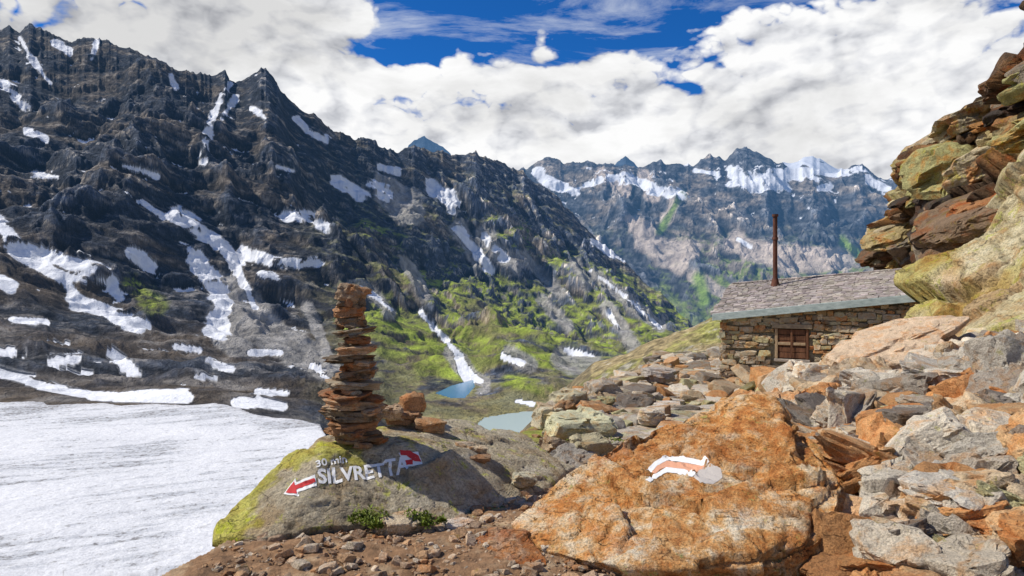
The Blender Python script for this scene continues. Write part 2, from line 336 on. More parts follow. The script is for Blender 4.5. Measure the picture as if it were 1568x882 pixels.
for poly,_ in lakes:
    pp=[plan(a,b,LK) for a,b in poly]
    ins=inpoly(X,Y,pp)
    for i in range(len(pp)):
        (x0,y0),(x1,y1)=pp[i],pp[(i+1)%len(pp)]; vx,vy=x1-x0,y1-y0
        t=np.clip(((X-x0)*vx+(Y-y0)*vy)/(vx*vx+vy*vy),0,1); dist=np.minimum(dist,np.hypot(X-x0-t*vx,Y-y0-t*vy))
    dist=np.where(ins,-1,dist)
    a0=min(a for a,b in poly); a1=max(a for a,b in poly); y0=min(p[1] for p in pp)
    cor=np.maximum(cor,sm(img_col,a0-50,a0-5)*(1-sm(img_col,a1+5,a1+50))*(Y<y0+40)*(Y>y0-260))
kk=sm(dist,0,60)
Zt=np.maximum(Z,LK+.3*(img_col>560)*(dist<200)-(img_col<560)*60)
Zt=np.where((cor>0)&(Y<900),Zt*(1-cor)+np.minimum(Zt,LK+2+.008*dist)*cor,Zt)
Z=np.where(Y<1000,np.where(dist<0,LK-1.5,(LK+.2+dist*.03)*(1-kk)+Zt*kk),Z)
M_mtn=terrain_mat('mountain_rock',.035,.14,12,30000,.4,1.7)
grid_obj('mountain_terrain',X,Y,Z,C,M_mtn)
m,nt=newmat('glacial_water'); p=pos(nt)
finish(nt,attr(nt),noise_(nt,p,.6,3,.5),.05,.3,.2,None,.35); M_w=m
for poly,nm in lakes:
    pts=[plan(a,b,LK) for a,b in poly]; c=np.mean(pts,axis=0); V=[]
    mlen=len(pts)
    for i in range(mlen):
        for s in range(4):
            q=np.array(pts[i])*(1-s/4)+np.array(pts[(i+1)%mlen])*s/4; q=c+(q-c)*(1.08+.05*math.sin(i*2+s)); V.append((q[0],q[1],LK))
    np_mesh(nm,V,[np.arange(len(V))[None]],(.07,.22,.36) if nm=='lake' else (.42,.51,.48),M_w)
# snowfield
gx=np.linspace(-900,520,760); gy=np.concatenate([np.linspace(1300,900,5),np.linspace(882,608,480)])
PX,PY=np.meshgrid(gx,gy); d=56*F/(PY-HY); SX=(PX-CX)/F*d
edge=np.interp(PX,[-900,0,150,280,330,400,450,490,515],[616,618,618,622,619,634,642,652,700])+fbm(SX/25,d/25,4,7)*7
SZ=-56+fbm(SX/60,d/60,4,8)*1.4+fbm((SX+d*.6)/9,(d-.4*SX)/4,5,9,.6)*.42-(sm(edge-PY,-6,3))*1.5
edm=(PY>edge)
q=fbm((SX+.7*d)/40,(d-.5*SX)/6,6,12,.65); q2=fbm(SX/2.4,d/1.6,5,13,.75); q3=fbm(SX/60,d/45,4,14)
SC=np.zeros(SX.shape+(3,))+np.array((.69,.695,.71))
SC=mixc(SC,(.47,.485,.51),sm(q+q3*.8,-.02,.35)*.8); SC=mixc(SC,(.2,.19,.185),sm(q2+q*.7+q3*.5,.23,.45)*.85)
SC=mixc(SC,(.76,.76,.77),sm(-q3+q2*.3,.05,.35)*.6)
SC=mixc(SC,(.3,.29,.28),sm(.02-np.abs(fbm((SX+d*.3)/70,(d-SX*.2)/12,3,17)),0,.02)*sm(q2,-.2,.3)*.6)
SC=mixc(SC,(.25,.22,.2),sm(PY-edge,14,0)*sm(q2,-.2,.3)*.7)
m,nt=newmat('old_snow'); p=pos(nt); h=math_(nt,'ADD',noise_(nt,p,.35,8,.65),math_(nt,'MULTIPLY',noise_(nt,p,2.,5,.6),.3))
finish(nt,mixrgb(nt,1.,attr(nt),ramp_(nt,noise_(nt,p,1.2,8,.7),[(.3,g3(.8)),(.6,g3(1.05))]),'MULTIPLY'),h,.6,1,.8)
grid_obj('snowfield',SX,d,SZ+1.2,SC,m,edm)

# far range
cols=[560,700,800,900,1000,1100,1200,1300,1400,1560,1800]
K=[[(600,3000),(500,4200),(400,5000),(320,5600),(250,6400),(330,8000)] for _ in cols]
sil=([560,700,780,806,820,840,862,880,900,930,950,975,1000,1020,1040,1062,1085,1110,1130,1148,1165,1185,1205,1240,1262,1290,1315,1335,1360,1400,1560,1800],
     [330,290,262,256,246,241,252,250,250,253,258,254,243,250,244,250,238,246,231,225,234,250,252,258,262,262,250,262,272,278,262,240])
X,Y,Z,T=sheet(cols,K,900,[10,120,140,150,170,12],sil,4,10)
img_col=CX+F*X/Y
amp=np.interp(T,[0,1,2,3,3.8,4,5],[40,110,250,280,110,30,150])[:,None]
wx=X+300*fbm(X/1500,Y/1500,3,131)+50*fbm(X/240,Y/240,3,133); wy=Y+300*fbm(X/1500,Y/1500,3,141)
R1=ridged((wx+.45*wy)/1100,wy/2100,7,105,.56); R2=ridged((wx-.2*wy)/420,wy/800,6,115,.56)
Z=Z+amp*((R1-.45)*1.9+(R2-.45)*.8+fbm(X/120,Y/120,5,125,.55)*.18)
st=Z/160+fbm(X/600,Y/600,4,161)*1.8; fr=st-np.floor(st); Z=Z+np.minimum(amp/150,1)*40*(sm(fr,.2,.8)-fr)
V_=HY-F*Z/Y; n=nrm(X,Y,Z); nz=n[...,2]; cav=(Z-blur(Z,8))/(Y*.006); cav2=(Z-blur(Z,26))/(Y*.02)
wn=fbm(X/260,(Y*.7+Z)/260,3,181,.5)*1.2
f1=fbm(X/700,Z/400,5,191); f2=fbm(X/130,Z/70,5,195,.65); f3=fbm(X/40,Z/25,4,199,.7)
C=np.zeros(X.shape+(3,))+np.array((.10,.105,.115))
C=mixc(C,(.3,.25,.2),sm(f1+f2*.7,-.05,.3)*.9); C=C*(.35+1.4*sm(f3+f2*.5,-.45,.5))[...,None]
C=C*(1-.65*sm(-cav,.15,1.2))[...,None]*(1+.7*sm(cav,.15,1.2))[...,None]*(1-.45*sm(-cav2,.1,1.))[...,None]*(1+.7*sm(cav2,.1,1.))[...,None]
C=mixc(C,(.26,.34,.07),sm(V_,330,420)*sm(f2*.8+f1,-.25,.1)*sm(nz,.48,.68)*.85)
C=mixc(C,(.65,.54,.45),sm(seg_mask(img_col,V_,[([(975,345),(1010,385),(1040,405)],20),([(1040,295),(1020,335)],11),([(1130,375),(1200,395),(1290,400)],22),([(985,375),(1060,385)],15),([(1060,420),(1110,450)],11),([(985,270),(1000,300)],12),([(920,265),(960,290)],10)],wn*.6)+f2*.3,.2,.55)*.9)
C=mixc(C,(.28,.42,.07),seg_mask(img_col,V_,[([(1045,295),(1010,355)],6),([(1070,425),(1080,460)],10),([(960,480),(1040,490)],14),([(1290,370),(1330,400)],8)],wn*.6)*.9)
sn=seg_mask(img_col,V_,[([(822,266),(850,280),(882,294)],11),([(880,290),(950,268)],6),([(955,270),(1000,288),(1040,296)],12),([(1122,268),(1160,280),(1200,284)],16),([(1210,262),(1290,262)],8),([(1180,262),(1225,270)],8),([(1330,275),(1380,300)],8),([(1130,366),(1150,378)],5),([(1065,262),(1100,265)],5),([(1255,290),(1270,285)],7)],wn)
sn=sn*(.7+.3*sm(nz+.15*f2,.4,.6))-.25*sm(cav,.1,.9)+f2*.25
rnd=sm(fbm(X/230,Y/180,5,211,.65)+.3*sm(-cav,0,1.2)+.1*sm(-cav2,.1,1)-.003*np.abs(V_-265)+.12*sm(img_col,1100,1250),.22,.32)*sm(nz,.5,.64)
C=mixc(C,(.82,.83,.86),sm(np.maximum(sn,rnd)+f3*.15,.38,.58))
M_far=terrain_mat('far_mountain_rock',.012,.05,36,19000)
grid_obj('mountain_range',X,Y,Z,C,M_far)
cols=[560,800,1000,1200,1700]
K=[[(500,7500),(360,8500),(250,10500),(400,12500)] for _ in cols]
sil=([560,600,625,636,650,660,672,690,710,800,900,930,945,958,970,985,1010,1150,1185,1200,1225,1242,1262,1290,1330,1380,1500,1700],
     [330,300,222,217,209,214,224,235,280,320,310,270,250,241,248,262,300,300,262,250,246,240,247,260,270,288,300,300])
X,Y,Z,T=sheet(cols,K,520,[10,90,8],sil,2,7); img_col=CX+F*X/Y
Z=Z+np.interp(T,[0,1,1.9,2,3],[150,220,80,20,100])[:,None]*((ridged((X+.4*Y)/1300,Y/2500,7,205,.56)-.45)*1.7)
nz=nrm(X,Y,Z)[...,2]; f2=fbm(X/260,Z/150,5,295,.65); C=np.zeros(X.shape+(3,))+np.array((.05,.07,.1)); C=C*(.5+1*sm(f2,-.4,.4))[...,None]  # blue in the base colour paints aerial haze onto the far peaks
C=mixc(C,(.78,.79,.83),sm(img_col,1130,1190)*sm(f2*.6+nz,.4,.6))
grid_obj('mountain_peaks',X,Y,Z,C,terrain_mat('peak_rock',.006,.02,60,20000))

# knoll behind the hut
cols=[800,860,905,960,1000,1050,1100,1200,1500]
K=[[(900,45),(760,80),(700,120),(660,150),(700,260)],[(900,45),(700,80),(640,120),(600,150),(640,260)],[(760,45),(640,80),(590,120),(560,150),(620,260)],[(700,45),(610,80),(565,120),(538,150),(600,260)],[(690,45),(590,80),(548,120),(518,150),(600,260)],[(680,45),(580,80),(535,120),(503,150),(600,260)],[(680,45),(570,80),(520,120),(483,150),(600,260)],[(680,45),(560,80),(510,120),(470,150),(600,260)],[(680,45),(560,80),(500,120),(460,150),(600,260)]]
X,Y,Z,T=sheet(cols,K,420,[20,70,80,80,20])
Z=Z+np.interp(T,[0,1,2,3,4],[.3,1,1,.5,1])[:,None]*(fbm(X/22,Y/22,6,301,.55)*2.4+ridged(X/9,Y/12,5,305)*1.2-.6)
f2=fbm(X/7,Y/9,6,311,.65); f1=fbm(X/30,Y/30,3,312); f3=fbm(X/1.5,Y/2,4,313,.7); nz=nrm(X,Y,Z)[...,2]
C=np.zeros(X.shape+(3,))+np.array((.36,.28,.14)); C=mixc(C,(.32,.33,.07),sm(f1+f2*.6,-.05,.3)*.8); C=mixc(C,(.42,.38,.32),sm(f2+f3*.5,.15,.35)*.85); C=mixc(C,(.08,.07,.05),sm(.93-nz,0,.15)*.6); C=C*(.6+.8*sm(f3,-.4,.4))[...,None]
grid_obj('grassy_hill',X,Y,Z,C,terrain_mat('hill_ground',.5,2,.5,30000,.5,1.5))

# ---------------------------------------------------------------- near hillside
def Hn(x,y):
    x=np.asarray(x,float); y=np.asarray(y,float)
    base=np.interp(y,[0,4,5.2,10,14,20,25,38,60],[-1.55,-1.55,-1.6,-2.1,-2.4,-2.9,-3.15,-3.55,-18])
    x0=np.interp(y,[0,4,6,10,20,40],[2.2,1.7,1.9,3.4,7.6,16])
    r=.27*np.clip(x-x0,0,None); r=np.where(x-x0>4,r+(x-x0-4)*.35,r)
    xl=-1.75+.3*(y-4)
    dl=np.clip(xl-x,0,None); drop=dl*1.4+np.clip(dl-.5,0,None)*1.6
    z=base+r-drop
    z=z+fbm(x/2.2,y/2.2,3,401)*.16*np.clip(y/8,.3,1.5)*np.clip(1+dl,1,6)
    return np.maximum(z,-62)
gx=np.linspace(-500,2100,900); gd=np.exp(np.linspace(math.log(1.),math.log(75),560))
PX,Y=np.meshgrid(gx,gd); X=(PX-CX)/F*Y; X=np.where(PX<-480,X-60,X)
Z=Hn(X,Y)+fbm(X/.25,Y/.25,5,411,.6)*.03+fbm(X/.05,Y/.05,3,415)*.006
f1=fbm(X/1.2,Y/1.2,4,421); f2=fbm(X/.22,Y/.22,5,425,.65); f3=fbm(X/.06,Y/.06,3,429)
C=np.zeros(X.shape+(3,))+np.array((.27,.155,.08)); C=mixc(C,(.46,.33,.2),sm(f2+f1*.5,-.05,.35)*.8); C=mixc(C,(.1,.06,.035),sm(-f2-f3*.4,.1,.4)*.7)
gr=sm(Y,7.,9.5)*sm(f1+f2*.7,-.35,.05)
C=mixc(C,(.24,.28,.04),gr*.9); C=mixc(C,(.3,.24,.13),sm(Y,7,10)*sm(f2,.15,.35)*.8)
C=mixc(C,(.17,.2,.03),sm(Y,3,3.5)*(1-sm(Y,5,6))*(X<.2)*sm(f1*1.2+f2*.5,.15,.35)*.7)
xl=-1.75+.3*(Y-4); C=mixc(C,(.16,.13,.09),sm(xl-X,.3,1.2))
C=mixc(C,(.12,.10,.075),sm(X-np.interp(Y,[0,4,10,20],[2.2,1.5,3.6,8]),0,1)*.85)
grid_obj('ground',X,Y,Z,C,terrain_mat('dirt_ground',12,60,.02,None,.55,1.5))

# ---------------------------------------------------------------- rocks
def hull_bm(pts):
    bm=bmesh.new()
    for p in pts: bm.verts.new(p)
    bmesh.ops.convex_hull(bm,input=bm.verts)
    bmesh.ops.delete(bm,geom=[v for v in bm.verts if not v.link_faces],context='VERTS')
    bmesh.ops.dissolve_limit(bm,angle_limit=.09,verts=bm.verts,edges=bm.edges)
    return bm
def bm_np(bm):
    bmesh.ops.triangulate(bm,faces=bm.faces); bm.verts.index_update()
    V=np.array([v.co[:] for v in bm.verts]); Fc=np.array([[v.index for v in f.verts] for f in bm.faces]); bm.free(); return V,Fc
def facet(V,Nn,size,a,tilt,seed,warp=.12):
    """break a surface into planar facets (random joint blocks)"""
    g=np.random.default_rng(seed); lo=V.min(0)-size; hi=V.max(0)+size
    n=int(np.prod((hi-lo)/size))+4; n=min(n,4000)
    sd=g.uniform(lo,hi,(n,3)); bb=g.normal(0,tilt,(n,3)); aa=g.uniform(-a,a,n)
    Q=V+np.stack([fbm3(V/size*1.3,3,seed+k*11) for k in range(3)],-1)*size*warp*2
    best=np.full(len(V),1e9); idx=np.zeros(len(V),int)
    kd=KDTree(n)
    for i in range(n): kd.insert(sd[i],i)
    kd.balance()
    second=np.empty(len(V))
    for i,q in enumerate(Q):
        r=kd.find_n(q,2); idx[i]=r[0][1]; best[i]=r[0][2]; second[i]=r[1][2]
    off=aa[idx]+np.einsum('ij,ij->i',bb[idx],V-sd[idx])
    edge=np.clip((second-best)/(size*.05),0,1)
    return off,edge
def template(kind,seed,hi):
    r=random.Random(seed); pts=[]
    if kind=='block':
        for sx in (-1,1):
            for sy in (-1,1):
                for sz in (-1,1):
                    if r.random()<.4:
                        for k in range(3):
                            q=[sx,sy,sz]; q[k]*=r.uniform(.1,.7); pts.append([q[i]*r.uniform(.75,1) for i in range(3)])
                    else: pts.append([sx*r.uniform(.5,1),sy*r.uniform(.5,1),sz*r.uniform(.5,1)])
    elif kind=='slab':
        nn=r.randint(5,8); off=r.random()*6
        for k in range(nn):
            a=off+2*math.pi*(k+r.uniform(-.3,.3))/nn; R=r.uniform(.75,1.1)
            pts.append((R*math.cos(a),R*math.sin(a),r.uniform(.6,1.))); R*=r.uniform(.75,1.05); pts.append((R*math.cos(a+.15),R*math.sin(a+.15),-r.uniform(.6,1.)))
    elif kind=='brick':
        for sx in (-1,1):
            for sy in (-1,1):
                for sz in (-1,1): pts.append((sx*r.uniform(.78,1.02),sy*r.uniform(.85,1),sz*r.uniform(.68,1)))
    bm=hull_bm(pts)
    try: bmesh.ops.bevel(bm,geom=list(bm.edges),offset=.05,segments=1,profile=.5,affect='EDGES',clamp_overlap=True)
    except Exception: pass
    bmesh.ops.triangulate(bm,faces=bm.faces)
    if hi:
        for _ in range(5):
            el=[e for e in bm.edges if e.calc_length()>.19]
            if not el: break
            bmesh.ops.subdivide_edges(bm,edges=el,cuts=1); bmesh.ops.triangulate(bm,faces=bm.faces)
    V,Fc=bm_np(bm)
    if hi:
        n=V/ (np.linalg.norm(V,axis=1,keepdims=True)+1e-6)
        off,ed=facet(V,n,.8,.07,.16,seed)
        V=V+n*off[:,None]+n*(fbm3(V*3.5,3,seed,.6)*.05)[:,None]
    return V,Fc
TP={(k,h):[template(k,100+i*7,h) for i in range(12 if h else 16)] for k in ('block','slab','brick') for h in (0,1)}
class Pile:
    def __init__(s): s.V=[];s.F=[];s.C=[];s.n=0
    def add(s,kind,hi,loc,dims,rot,col,i=None):
        tp=TP[(kind,hi)]; V,Fc=tp[random.randrange(len(tp)) if i is None else i%len(tp)]
        M=np.array(rot); W=(V*np.array(dims)/2)@M.T+np.array(loc)
        s.V.append(W); s.F.append(Fc+s.n); s.n+=len(W)
        j=random.uniform(.8,1.2); s.C.append(np.tile(np.array(col)*j,(len(W),1)))
    def build(s,name,mat,smooth=False): return np_mesh(name,np.concatenate(s.V),[np.concatenate(s.F)],np.concatenate(s.C),mat,smooth)
def rot(yaw,tx,ty):
    return Matrix.Rotation(yaw,3,'Z')@Matrix.Rotation(tx,3,'X')@Matrix.Rotation(ty,3,'Y')
def sculpt(name,hulls,voxel,mat,amp=.05,fq=1.5,seed=0,smooth=1,tint=None,crack=.02,facets=()):
    Vs=[];Fs=[];n=0
    for h in hulls:
        V,Fc=bm_np(hull_bm(h)); Vs.append(V);Fs.append(Fc+n);n+=len(V)
    ob=np_mesh(name,np.concatenate(Vs),[np.concatenate(Fs)],None,None)
    md=ob.modifiers.new('r','REMESH'); md.mode='VOXEL'; md.voxel_size=voxel
    if smooth:
        ms=ob.modifiers.new('s','SMOOTH'); ms.iterations=smooth
    dg=bpy.context.evaluated_depsgraph_get(); ev=ob.evaluated_get(dg); me=ev.to_mesh()
    n=len(me.vertices); V=np.empty(n*3); me.vertices.foreach_get('co',V); V=V.reshape(-1,3)
    Nn=np.empty(n*3,dtype=np.float32); me.vertex_normals.foreach_get('vector',Nn); Nn=Nn.reshape(-1,3)
    Fc=np.array([list(p.vertices) for p in me.polygons if len(p.vertices)==4]); F3=np.array([list(p.vertices) for p in me.polygons if len(p.vertices)==3])
    ev.to_mesh_clear(); bpy.data.objects.remove(ob)
    V0=V.copy(); dark=np.ones(n)
    for (sz,a,tl,ck) in facets:
        off,ed=facet(V0*np.array([1,1,1.5]),Nn,sz,a,tl,seed+int(sz*100)); V=V+Nn*off[:,None]-Nn*((1-ed)*ck)[:,None]; dark*=.55+.45*ed if ck>.01 else .88+.12*ed
    V=V+Nn*(fbm3(V0*fq,6,seed,.6)*amp*2)[:,None]
    cr=np.abs(fbm3(V0*fq*1.1*np.array([1,1,1.8]),3,seed+20)); V=V-Nn*(np.clip(1-cr/.02,0,1)*crack)[:,None]
    col=np.ones((n,3)) if tint is None else tint(V0,Nn)
    col=col*(dark*(1-.5*np.clip(1-cr/.018,0,1)))[:,None]
    return np_mesh(name,V,[Fc]+([F3] if len(F3) else []),col,mat,True)
def PP(*a): return [P(*q) for q in a]
lb=PP((335,872,4.0),(345,808,4.3),(400,755,4.6),(440,702,4.85),(485,665,5.1),(545,652,5.35),(700,642,6.1),(800,664,6.3),(880,714,5.9),(800,775,5.0),(690,806,4.6),(560,835,4.3),(420,862,4.0),(500,690,4.75),(620,682,5.0))
lb+=[(-1.8,3.9,-2.6),(-1.9,5.2,-2.6),(.7,5.9,-2.4),(-.3,6.6,-2.4),(-.1,4.9,-2.2),(-1.2,4.05,-2.3)]
def lt(V,Nn):
    c=np.ones((len(V),3)); g=sm(fbm3(V*3,5,3,.6)+np.clip(-V[:,0]-1.1,-.6,.6)*.5,.14,.3)[:,None]*.8
    c=c*(1-g)+np.array((1.,1.1,.2))*g
    g=sm(fbm3(V*2.2,5,31,.65),.12,.3)[:,None]*.45; return c*(1-g)+c*np.array((.55,.5,.45))*g
b1=sculpt('painted_boulder',[lb],.02,M_lich,.018,1.6,3,2,lt,.012,[(.6,.010,.05,.0),(.22,.003,.03,.0)])
obp=PP((778,800,4.2),(850,735,4.5),(905,700,4.7),(960,664,4.9),(1050,640,5.1),(1135,610,5.3),(1172,601,5.3),(1222,658,4.7),(1296,742,4.1),(1285,805,3.8),(1200,868,3.55),(1040,872,3.5),(900,860,3.7),(830,842,3.9),(1260,830,3.7))
obp+=[(.2,4.1,-1.85),(1.7,3.8,-1.9),(2.1,4.4,-1.8),(2.2,5.3,-1.8),(.6,5.3,-1.9),(.9,3.75,-1.9)]
plate=PP((1085,648,4.95),(1110,622,5.1),(1172,596,5.25),(1212,655,4.65),(1220,690,4.4),(1150,668,4.6))+[(1.6,5.1,-1.3),(1.9,4.6,-1.4),(1.5,4.7,-1.3)]
side=PP((1296,742,4.35),(1235,665,4.75),(1312,735,4.6),(1320,800,4.3),(1280,830,4.1))+[(2.0,4.2,-1.8),(2.35,4.6,-1.8),(2.2,5,-1.7),(1.8,4.8,-1.6)]
def ot(V,n):
    c=np.ones((len(V),3)); g=sm(fbm3(V*1.1,4,77,.6),.0,.25)[:,None]; c=c*(1-g)+np.array((1.02,1.15,1.35))*g
    g=sm(fbm3(V*1.7,5,78,.65),.12,.32)[:,None]*.55; c=c*(1-g)+c*np.array((.7,.55,.45))*g
    g=sm(fbm3(V*4.,5,79,.7),.2,.3)[:,None]*.5; return c*(1-g)+c*np.array((.5,.42,.38))*g
b2=sculpt('orange_boulder',[obp,plate,side],.016,M_orange,.014,1.8,8,1,ot,.022,[(1.3,.03,.05,.0),(.5,.014,.05,.004),(.2,.004,.05,.001)])
b3=sculpt('brown_boulder',[PP((700,850,4.0),(735,812,4.15),(800,812,4.1),(838,850,3.8),(845,900,3.6),(760,900,3.6),(705,885,3.8))+[(-.3,4,-1.9),(.2,3.9,-1.9),(0,3.5,-1.9)]],.014,M_orange,.012,3,12,1,lambda V,n:np.ones((len(V),3))*np.array((.62,.5,.48)),.01,[(.3,.012,.1,.0)])
sl1=PP((1372,540,15),(1378,500,15.5),(1432,418,17),(1475,368,17),(1545,300,16.5),(1600,250,15),(1760,150,13),(1850,480,9),(1700,620,8.5),(1570,540,10.5),(1490,515,12.5),(1430,540,14))+[(17,22,3),(20,14,5),(18,18,-3),(9,14,-2.6),(8,8.5,-2)]
def ct(V,n):
    g=sm(fbm3(V*.5,4,31)+.15*n[:,2],.0,.3)[:,None]; c=1-g*(1-np.array((.85,.85,.5))); g2=sm(fbm3(V*np.array([.9,.9,.3]),4,32,.6),.15,.35)[:,None]*.5; return c*(1-g2)+c*np.array((.75,.45,.25))*g2
cl=sculpt('rock_cliff',[sl1],.07,M_pale,.06,.6,33,1,ct,.1,[(2.6,.22,.12,.12),(.9,.08,.12,.04)])
up=[PP((1346,408,25),(1350,372,25),(1366,318,25),(1384,292,25),(1412,276,25),(1455,280,23),(1475,410,20),(1430,420,22))+[(17,28,0),(20,26,4),(14.5,26,-2)],
 PP((1404,245,22),(1412,222,22),(1440,205,22),(1475,188,21.5),(1545,200,19),(1545,300,18),(1450,285,21),(1415,270,22))+[(19,25,6),(20,24,3)],
 PP((1472,190,20),(1490,158,20),(1540,142,19.5),(1560,150,19),(1560,215,18),(1480,212,20))+[(17,22,5),(19,22,6)],
 PP((1538,150,18),(1546,100,18),(1566,62,17.5),(1640,-30,16),(1750,-60,15),(1750,280,14),(1580,260,16.5),(1545,200,18))+[(24,22,9),(22,22,3)],
 PP((1440,290,21),(1560,210,18.5),(1650,250,15),(1580,330,15.5),(1480,400,18),(1425,415,20))+[(18,23,4),(19,20,1)]]
def oct_(V,n):
    g=sm(fbm3(V*.6,4,91,.6),-.1,.25)[:,None]; c=np.array((.10,.065,.04))*(1-g)+np.array((.34,.18,.075))*g
    g=sm(fbm3(V*.5,4,92,.6),.05,.25)[:,None]; return c*(1-g)+np.array((.38,.34,.18))*g
oc=sculpt('rock_outcrop',up,.09,M_crag,.05,.9,37,0,oct_,.12,[(1.8,.35,.3,.1),(.7,.1,.2,.03)])
cb=Pile(); r=random.Random(5)
CP=[(.32,.16,.07),(.42,.22,.08),(.18,.12,.075),(.06,.048,.04),(.44,.36,.18),(.38,.37,.17),(.24,.17,.11),(.48,.42,.28),(.3,.26,.2)]
me=oc.data; nv=len(me.vertices); nvv=np.empty(nv*3,dtype=np.float32); me.vertex_normals.foreach_get('vector',nvv); nvv=nvv.reshape(-1,3); cvv=np.empty(nv*3,dtype=np.float32); me.vertices.foreach_get('co',cvv); cvv=cvv.reshape(-1,3)
good=np.where((cvv[:,0]*nvv[:,0]+cvv[:,1]*nvv[:,1]<6)&(cvv[:,0]<18)&(cvv[:,0]/cvv[:,1]<.9))[0]
for i in range(300):
    k=good[r.randrange(len(good))]; s=min(.5*(1-r.random())**-.6,2.4); c=cvv[k]-nvv[k]*.34*s
    M=rot(.45+r.gauss(0,.12),-.15+r.gauss(0,.1),-.42+r.gauss(0,.1))
    kd=r.choice(['block','block','slab'])
    cb.add(kd,1,tuple(c),(s*1.5,s*1.1,s*r.uniform(.3,.8)),M,r.choice(CP))
o=cb.build('outcrop_blocks',M_crag); o.parent=oc
PAL=[(.58,.52,.42),(.54,.43,.29),(.52,.28,.12),(.24,.21,.18),(.66,.61,.51),(.47,.45,.26),(.56,.36,.2),(.4,.36,.3),(.5,.47,.41),(.3,.27,.23)]
def pc(r,d=9):
    if d<6.5 and r.random()<.22: return r.choice([(.52,.27,.11),(.44,.22,.09),(.58,.38,.2)])
    return PAL[r.choice([0,0,1,1,2,3,4,4,5,6,7,8,8,9,1])]
hero=Pile()
def H_(a,b,w,h,d,kind,yaw,tx,ty,col,dp=.8,i=0):
    c=P(a,b,d); W=w/F*d; hh=h/F*d
    hero.add(kind,1,(c[0],c[1]+W*dp*.2,c[2]),(W,W*dp,hh),rot(yaw,tx,ty),np.array(col)*1.15,i)
H_(1478,682,122,84,6.2,'block',.1,.05,.05,(.27,.25,.23),.8,1)
H_(1405,735,320,54,4.55,'slab',.1,.1,.36,(.58,.34,.16),.5,2)
H_(1400,765,300,34,4.5,'slab',.1,.0,.34,(.4,.22,.11),.5,5)
H_(1548,752,130,140,4.9,'block',.4,.2,-.2,(.6,.3,.12),1,3)
H_(1520,612,140,90,7.5,'block',.3,.25,.1,(.6,.57,.38),.8,4)
H_(1322,590,80,75,9.5,'block',.5,.1,-.1,(.44,.36,.26),.8,5)
H_(1385,545,215,66,10.5,'slab',.2,.2,-.36,(.54,.42,.3),.7,6)
H_(1290,590,50,60,10,'block',.3,.2,.1,(.4,.37,.32),.8,7)
H_(1372,612,98,62,8.2,'block',.3,.1,-.15,(.46,.25,.12),.8,8)
H_(1390,664,78,38,6.6,'block',.2,.1,.1,(.33,.32,.3),.8,9)
H_(1455,560,150,42,9,'slab',.5,.1,-.2,(.52,.45,.36),.7,10)
H_(1340,690,110,40,5.7,'slab',.1,-.1,.2,(.58,.44,.3),.8,11)
H_(1258,632,64,50,8,'block',.7,.1,.1,(.42,.4,.3),.8,0)
H_(1350,825,120,84,4.2,'block',.5,.1,.2,(.56,.38,.22),.8,2)
H_(1445,845,150,74,4.1,'block',.2,.2,-.1,(.56,.48,.37),.8,5)
H_(1535,845,110,84,4.2,'block',.9,.1,.1,(.42,.27,.16),.8,7)
H_(1320,868,110,54,3.85,'slab',.4,.1,.1,(.6,.5,.39),.8,1)
H_(1480,790,90,40,4.5,'slab',.8,.2,.1,(.52,.36,.22),.8,4)
H_(1515,520,70,34,11,'slab',.4,.2,-.3,(.54,.48,.33),.8,3)
H_(1230,690,70,40,6.4,'slab',.6,.1,.1,(.52,.42,.3),.8,5)
H_(890,656,105,44,8.5,'block',.2,.1,.05,(.44,.44,.3),.8,2)
H_(868,618,64,38,12,'block',.7,.1,.05,(.36,.34,.24),.8,4)
H_(905,690,64,38,7.2,'block',.4,.1,.05,(.46,.42,.28),.8,6)
H_(1010,575,60,20,19,'slab',.4,.1,.05,(.38,.35,.32),.8,6)
H_(925,600,54,34,14,'block',.4,.1,.05,(.34,.31,.26),.8,8)
H_(838,640,44,40,10.5,'block',.4,.1,.05,(.42,.39,.29),.8,9)
H_(1000,640,60,26,9.5,'slab',.2,.1,.0,(.52,.48,.4),.8,10)
H_(612,812,84,56,4.3,'block',.5,.35,.1,(.55,.46,.33),.6,9)
H_(400,872,84,38,3.95,'block',.4,.1,.0,(.54,.43,.3),.7,6)
H_(700,806,50,14,4.4,'slab',.4,.1,.0,(.52,.46,.4),.7,6)
H_(665,820,54,16,4.3,'slab',.1,.1,.1,(.5,.4,.3),.7,7)
H_(632,618,40,30,5.7,'block',.4,.1,.0,(.42,.24,.12),.7,8)
H_(618,640,62,18,5.6,'slab',.4,.1,.0,(.38,.22,.12),.7,9)
H_(655,652,58,20,5.55,'slab',.1,.1,.1,(.4,.27,.16),.7,1)
H_(598,632,40,22,5.5,'block',.1,.1,.1,(.36,.26,.17),.7,2)
H_(728,704,52,13,5.25,'slab',.1,.1,.1,(.34,.24,.16),.7,2)
H_(706,694,36,12,5.35,'slab',.9,.1,.0,(.4,.35,.28),.7,4)
H_(732,690,36,12,5.35,'slab',.3,.1,.1,(.46,.38,.27),.7,5)
H_(712,683,34,9,5.4,'slab',.3,.1,.1,(.35,.29,.22),.7,6)
H_(800,735,40,20,5.2,'block',.3,.1,.1,(.42,.4,.3),.7,7)
hero.build('loose_rocks',M_rub,False)
rb=Pile(); r=random.Random(11)
def in_boulder(x,y): return (.1<x<2.35 and 3.6<y<5.5 and x<.55*y)or(-1.9<x<.6 and 3.9<y<6.4)
def in_hut(x,y):
    dx_,dy_=x-6.5,y-21; s=dx_*.88-dy_*.47; t=dx_*.47+dy_*.88; return -.2<s<7 and -.05<t<5
